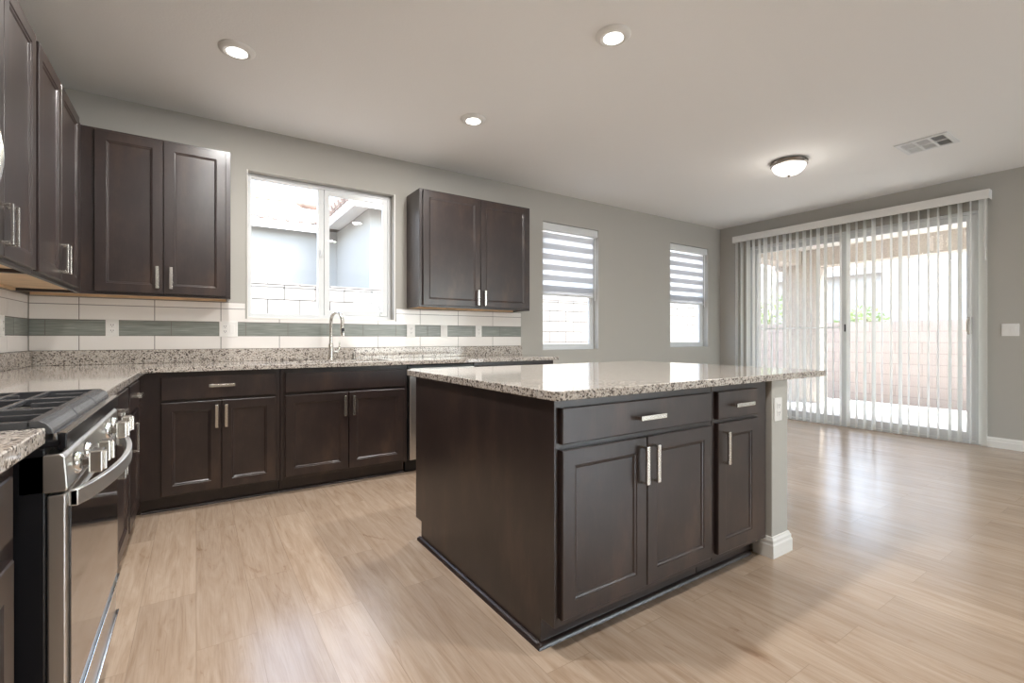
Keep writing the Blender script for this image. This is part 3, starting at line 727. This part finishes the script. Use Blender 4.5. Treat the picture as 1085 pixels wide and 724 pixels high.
# oven door with dark window
od = obj('oven_door', gridsolid([.004, .070, RW-.070, RW-.004], [.288, .330, .690, .774], lambda u, v: not (.070 < u < RW-.070 and .330 < v < .690), 0, .028, 'Y'), STEEL, rg, bevel=.003)
obj('door_glass', bxs((.030, RW-.030, -.004, -.0003, .318, .742)), BLKGLASS, od, bevel=.001)
obj('door_back', bxs((.006, RW-.006, .0285, .0296, .290, .772)), BLACK, od)
obj('bottom_trim', bxs((.004, RW-.004, -.008, -.0003, .288, .300)), POLISH, od, bevel=.001)
obj('top_trim', bxs((.030, RW-.030, -.007, -.0003, .744, .750)), POLISH, od, bevel=.001)
# bowed flat handle
n = 20; bm = bmesh.new(); hz0, hz1 = .742, .776
ring = []
for i in range(n+1):
    t = i/n; x = .022+t*(RW-.044); bow = -.016-.052*math.sin(PI*min(1, max(0, t)))**.75
    ring.append((x, bow))
A = [[bm.verts.new(p) for p in ((x, y, hz0), (x, y, hz1), (x, y+.013, hz1), (x, y+.013, hz0))] for x, y in ring]
for P, Q in zip(A, A[1:]):
    for i in range(4): bm.faces.new((P[i], P[(i+1)%4], Q[(i+1)%4], Q[i]))
bm.faces.new(A[0]); bm.faces.new(A[-1])
for x in (.022, RW-.040): box(bm, x, x+.018, -.016, .0, hz0+.001, hz1-.001)
obj('door_handle', bm, SATIN, od, bevel=.002, smooth=True)
sd = obj('storage_drawer', bxs((.004, RW-.004, .002, .028, .170, .280)), STEEL, rg, bevel=.006)
obj('drawer_lip', bxs((.004, RW-.004, -.006, .0015, .170, .180)), POLISH, sd, bevel=.002)
# burners and grates
for bx, by, br in ((.165, .17, .042), (.165, .44, .034), (.381, .31, .048), (.597, .17, .036), (.597, .44, .042)):
    k = bmesh.new(); lathe(k, [(br+.02, 0), (br+.018, .004), (br, .006), (br*.9, .012)], (bx, by, .8863), 28); bu = obj('burner', k, STEEL, rg, smooth=True)
    k = bmesh.new(); lathe(k, [(br*.88, 0), (br*.9, .004), (br*.8, .009), (0, .010)], (bx, by, .8985), 28); obj('burner_cap', k, IRON, bu, smooth=True)
GZ = .926
for gx0, gx1 in ((.012, .252), (.258, .504), (.510, .750)):
    k = bmesh.new(); t = .0055
    fy0, fy1 = .024, .560
    # wide sloping front rail, back rail, side rails
    prism(k, [(fy0-.004, .897), (fy0-.002, .907), (fy0+.006, .919), (fy0+.018, GZ), (fy0+.036, GZ), (fy0+.036, GZ-.012), (fy0+.014, .908), (fy0+.004, .897)], gx0, gx1, 'X')
    box(k, gx0, gx1, fy1-.016, fy1, GZ-.013, GZ)
    for x in (gx0, gx1-.012): box(k, x, x+.012, fy0+.030, fy1-.014, GZ-.020, GZ)
    xm = (gx0+gx1)/2
    for y in (.165, .235, .375, .445): box(k, gx0+.010, gx1-.010, y-t, y+t, GZ-.011, GZ-.0005)
    box(k, xm-t, xm+t, fy0+.03, .130, GZ-.012, GZ); box(k, xm-t, xm+t, .205, .400, GZ-.012, GZ); box(k, xm-t, xm+t, .480, fy1-.01, GZ-.012, GZ)
    for x in (gx0+.001, gx1-.013):
        for y in (.06, .30, .545): box(k, x, x+.012, y-.006, y+.006, .8865, GZ-.012)
    obj('grate', k, IRON, rg, bevel=.0018)
obj('rear_vent', bxs((.0, RW, .592, RD, .8865, .915)), STEEL, rg, bevel=.003)

# microwave over the range
mw = thing('microwave', 'stainless over-the-range microwave with a bowed vertical handle at the left edge of the view', 'microwave', (-.515, 1.262, 1.378), PI/2)
obj('case', bxs((.002, .746, .032, .386, 0, .432)), BLACK, mw, bevel=.003)
md = obj('door', bxs((.002, .600, 0, .031, .012, .430)), STEEL, mw, bevel=.003)
obj('door_window', bxs((.050, .520, -.002, -.0002, .08, .36)), BLKGLASS, md)
obj('control_strip', bxs((.602, .746, 0, .031, .012, .430)), BLKGLASS, mw, bevel=.002)
bm = bmesh.new(); tube(bm, [(.664, .002, .085), (.664, -.026, .10)]+[(.664, -.026-.024*math.sin(PI*i/10), .10+.27*i/10) for i in range(1, 10)]+[(.664, -.026, .37), (.664, .002, .385)], .010, 14)
obj('handle', bm, NICKEL, md, smooth=True)

# ------------------------------------------------------------------ ceiling fittings
def can(x, y, label, group='recessed ceiling lights', power=CAN_POWER):
    r = thing('recessed_light', label, 'ceiling light', (x, y, H), 0, group)
    bm = bmesh.new(); lathe(bm, [(.068, -.0185), (.070, -.020), (.086, -.016), (.094, -.006), (.095, -.0003)], seg=40); obj('trim_ring', bm, TRIM, r, smooth=True)
    bm = bmesh.new(); lathe(bm, [(.0675, -.004), (.0675, -.0175), (.04, -.0195), (0, -.020)], seg=40); obj('lens', bm, LENS, r, smooth=True)
    d = bpy.data.lights.new('lamp', 'AREA'); d.shape = 'DISK'; d.size = .13; d.energy = power; d.color = (1, .98, .95)
    o = bpy.data.objects.new('lamp', d); COL.objects.link(o); o.parent = r; o.location = (0, 0, -.024)
can(.195, 3.143, 'lit recessed ceiling light nearest the corner wall cabinet, leftmost of the three')
can(1.744, 3.144, 'lit recessed ceiling light above the lone wall cabinet, lowest of the three in the view')
can(1.900, 1.850, 'lit recessed ceiling light above the island, rightmost of the three')
can(.195, 1.850, 'added unseen recessed ceiling light above the aisle by the range')  # this and the next two are out of view, added for room light
can(.195, .35, 'added unseen recessed ceiling light behind the camera on the range side')
can(1.900, .35, 'added unseen recessed ceiling light behind the camera on the living room side')
fm = thing('flush_ceiling_light', 'frosted bowl ceiling light with dark nickel rim near the patio door', 'ceiling light', (4.62, 2.255, H))
bm = bmesh.new(); lathe(bm, [(.120, -.0003), (.150, -.006), (.158, -.018), (.150, -.030), (.154, -.040), (.146, -.046), (.130, -.046)], seg=48); obj('rim', bm, DARKNICK, fm, smooth=True)
bm = bmesh.new(); lathe(bm, [(.142, -.044), (.138, -.062), (.120, -.092), (.088, -.115), (.045, -.128), (0, -.131)], seg=48); obj('bowl', bm, BOWL, fm, smooth=True)
bm = bmesh.new(); lathe(bm, [(.012, -.129), (.015, -.134), (.009, -.142), (.006, -.152), (0, -.155)], seg=20); obj('finial', bm, DARKNICK, fm, smooth=True)
d = bpy.data.lights.new('lamp', 'POINT'); d.energy = FLUSH_POWER; d.shadow_soft_size = .12; d.color = (1, .95, .88)
o = bpy.data.objects.new('lamp', d); COL.objects.link(o); o.parent = fm; o.location = (0, 0, -.30)
vt = thing('ceiling_vent', 'white six-panel air vent register on the ceiling', 'vent', (5.172, 1.400, H))
X0, X1, Y0, Y1 = -.168, .168, -.176, .176
xs = [X0, X0+.030, -.007, .007, X1-.030, X1]; ys = [Y0, Y0+.034, -.056, -.044, .044, .056, Y1-.034, Y1]
def vf(u, v): return not (any(xs[i] < u < xs[i+1] for i in (1, 3)) and any(ys[j] < v < ys[j+1] for j in (1, 3, 5)))
obj('frame', gridsolid(xs, ys, vf, -.010, -.001, 'Z'), VINYL, vt, bevel=.002)
obj('duct_shadow', bxs((X0+.02, X1-.02, Y0+.02, Y1-.02, -.0012, -.0004)), DUCT_SHADE, vt)  # dark sheet standing in for the shade inside the duct
for i in (1, 3):
    for j in (1, 3, 5):
        bm = bmesh.new(); k = 8; tilt = (.5, .05, -.5)[(j-1)//2]
        for q in range(k):
            y = ys[j]+(q+.5)*(ys[j+1]-ys[j])/k; w = .0030
            prism(bm, [(y-w*math.cos(tilt), -.006-w*math.sin(tilt)), (y+w*math.cos(tilt), -.006+w*math.sin(tilt)), (y+w*math.cos(tilt), -.0052+w*math.sin(tilt)), (y-w*math.cos(tilt), -.0052-w*math.sin(tilt))], xs[i], xs[i+1], 'X')
        obj('louvre_bank', bm, VINYL, vt)

# ------------------------------------------------------------------ outside: patio, yard walls, neighbours
struct('ground', bxs((-25, 45, -25, 45, -.45, -.16)), GRAVEL)
struct('patio_slab', bxs((XR+WT, 10.05, -4.2, 4.9, -.16, -.05)), CONC)
struct('patio_ceiling', bxs((XR+WT, 9.5, -4.2, 4.75, 2.665, 2.95)), STUCCO)
struct('added_sun_shield', bxs((-3, 8.5, YN-WT-4.2, YN-WT-.01, 2.70, 2.95)), STUCCO)  # unseen roof slab added to keep the sun out of the near window
struct('patio_beam', bxs((9.10, 9.42, -4.2, 4.70, 2.362, 2.664)), BEAM)
struct('patio_side_beam', bxs((XR+WT+.01, 9.09, 4.22, 4.60, 2.42, 2.664)), BEAM)
struct('patio_column', bxs((9.08, 9.46, 3.95, 4.55, -.05, 2.361)), BEAM)
G_Y = 'yard walls'
gw = obj('block_wall', bxs((-14, 11.2, 7.2, 7.4, -.2, 1.80), (-14, 11.2, 7.19, 7.41, 1.80, 1.85)), BLOCKX); tag(gw, 'sunlit cream block yard wall seen through the sink window and the tall windows', 'yard wall', G_Y)
gw = obj('block_wall', bxs((11.0, 11.2, -9, 7.19, -.2, 1.42)), BLOCKY); tag(gw, 'pinkish block yard wall behind the patio seen through the sliding door', 'yard wall', G_Y)

def tile_roof(bm, x0, x1, ya, za, yb, zb, pitch=.28, amp=.045, rows=7):
    n = max(8, int((x1-x0)/pitch*8)); top = []
    for r_ in range(rows+1):
        t = r_/rows
        for e in ((0, -.02), (1, .0))[0:1] if r_ == 0 else ((0, .02), (1, -.02)):
            ln = []
            for i in range(n+1):
                x = x0+(x1-x0)*i/n
                ln.append(bm.verts.new((x, ya+(yb-ya)*t, za+(zb-za)*t+amp*abs(math.sin(PI*(x-x0)/pitch))+e[1])))
            top.append(ln)
    for A, B in zip(top, top[1:]):
        for i in range(n): bm.faces.new((A[i], A[i+1], B[i+1], B[i]))
nh = thing('neighbour_house', 'stucco neighbour house with a tiled roof and a side wing outside the sink window', 'house', (1.4, 9.9, -.16))
def LN(bs): return [(a-1.4, b-1.4, c-9.9, d-9.9, e+.16, f+.16) for a, b, c, d, e, f in bs]
ZE = 3.284
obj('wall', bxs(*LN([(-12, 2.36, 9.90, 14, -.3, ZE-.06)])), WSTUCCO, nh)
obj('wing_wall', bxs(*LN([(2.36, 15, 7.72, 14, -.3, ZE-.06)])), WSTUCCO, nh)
bm = bmesh.new(); tile_roof(bm, -12-1.4, 2.02-1.4, 9.66-9.9, ZE+.16+.03, 12.8-9.9, 4.42+.16, pitch=.22, amp=.04, rows=9); rf = obj('roof', bm, TILE, nh, smooth=True)
rf.modifiers.new('thick', 'SOLIDIFY').thickness = .03
bm = bmesh.new(); tube(bm, [(-12-1.4, 12.8-9.9, 4.62), (6-1.4, 12.8-9.9, 4.62)], .11, 10); obj('ridge_tiles', bm, TILE, nh, smooth=True)
obj('fascia', bxs(*LN([(-12, 2.0, 9.68, 9.71, ZE-.16, ZE), (-12, 2.0, 9.71, 9.899, ZE-.055, ZE-.035)])), FASCIA, nh)
obj('wing_fascia', bxs(*LN([(2.00, 2.03, 7.35, 9.66, ZE-.16, ZE), (2.03, 2.359, 7.38, 9.66, ZE-.055, ZE-.035), (2.03, 9, 7.35, 7.38, ZE-.16, ZE), (2.359, 9, 7.38, 7.719, ZE-.055, ZE-.035)])), FASCIA, nh)
bm = bmesh.new()
prism(bm, [(1.98-1.4, ZE+.16), (5.5-1.4, ZE+.16+1.35), (9.02-1.4, ZE+.16), (9.02-1.4, ZE+.22), (5.5-1.4, ZE+.22+1.40), (1.98-1.4, ZE+.22)], 7.33-9.9, 4, 'Y')
for i in range(12):
    y = 7.45-9.9+i*.22; tube(bm, [(1.96-1.4, y, ZE+.21), (2.5-1.4, y, ZE+.42)], .075, 8)
obj('wing_roof', bm, TILE, nh)

eh = thing('neighbour_house', 'tall plain white stucco house behind the pinkish yard wall', 'house', (15, 0, -.16))
obj('wall', bxs((0, 6, -9, 4.95, 0, 5.6)), ESTUCCO, eh)
bm = bmesh.new(); prism(bm, [(-.3, 5.6), (6.0, 5.6), (3, 7.2)], -9.3, 5.2, 'Y'); obj('roof', bm, TILE, eh)
fh = thing('neighbour_house', 'distant white house with a low tiled roof seen through the patio door beside the post', 'house', (22, 9, -.16))
obj('wall', bxs((0, 8, -3.6, 12, 0, 3.9)), ESTUCCO, fh)
for y in (-2.35, 3.1):
    wf = obj('window', bxs((-.05, -.002, y-.55, y+.55, 2.7, 3.7)) if y < 0 else bxs((-.05, -.002, y-.55, y+.55, 1.6, 3.6)), FASCIA, fh)
    obj('window_pane', bxs((-.06, -.0505, y-.45, y+.45, 2.8, 3.6)) if y < 0 else bxs((-.06, -.0505, y-.45, y+.45, 1.7, 3.5)), plain('dim_pane', (.30, .36, .36), .1), wf)
bm = bmesh.new(); prism(bm, [(-.5, 3.9), (8.5, 3.9), (4, 5.2)], -4.1, 12.5, 'Y'); obj('roof', bm, TILE, fh)
obj('fascia', bxs((-.55, -.50, -4.1, 12.5, 3.75, 3.98)), FASCIA, fh)

def shrub(label, x, y, h, r):
    t = thing('leafy_shrub', label, 'shrub', (x, y, -.16), 0, 'shrubs behind the yard wall')
    bm = bmesh.new()
    for k in range(5):
        a = 2*PI*k/5; tube(bm, [(0, 0, 0), (.3*r*math.cos(a), .3*r*math.sin(a), h*.5), (.6*r*math.cos(a), .6*r*math.sin(a), h*.85)], [.03, .02, .008], 6)
    obj('stems', bm, BARK, t)
    bm = bmesh.new()
    for k in range(900):
        while True:
            p = Vector((random.uniform(-1, 1), random.uniform(-1, 1), random.uniform(-1, 1)))
            if .35 < p.length < 1: break
        c = Vector((p.x*r, p.y*r, h*.66+p.z*h*.34)); s = random.uniform(.03, .06)
        d1 = Vector((random.gauss(0, 1), random.gauss(0, 1), random.gauss(0, 1))).normalized(); d2 = d1.orthogonal().normalized()
        bm.faces.new([bm.verts.new(c+v) for v in (d1*s*1.6, d2*s*.6, -d1*s*1.2, -d2*s*.6)])
    obj('foliage', bm, LEAF, t)
shrub('green leafy shrub topping the yard wall left of the patio column', 12.0, 6.0, 2.35, .75)
shrub('green leafy shrub topping the yard wall just right of the door post', 12.0, 4.35, 1.95, .6)
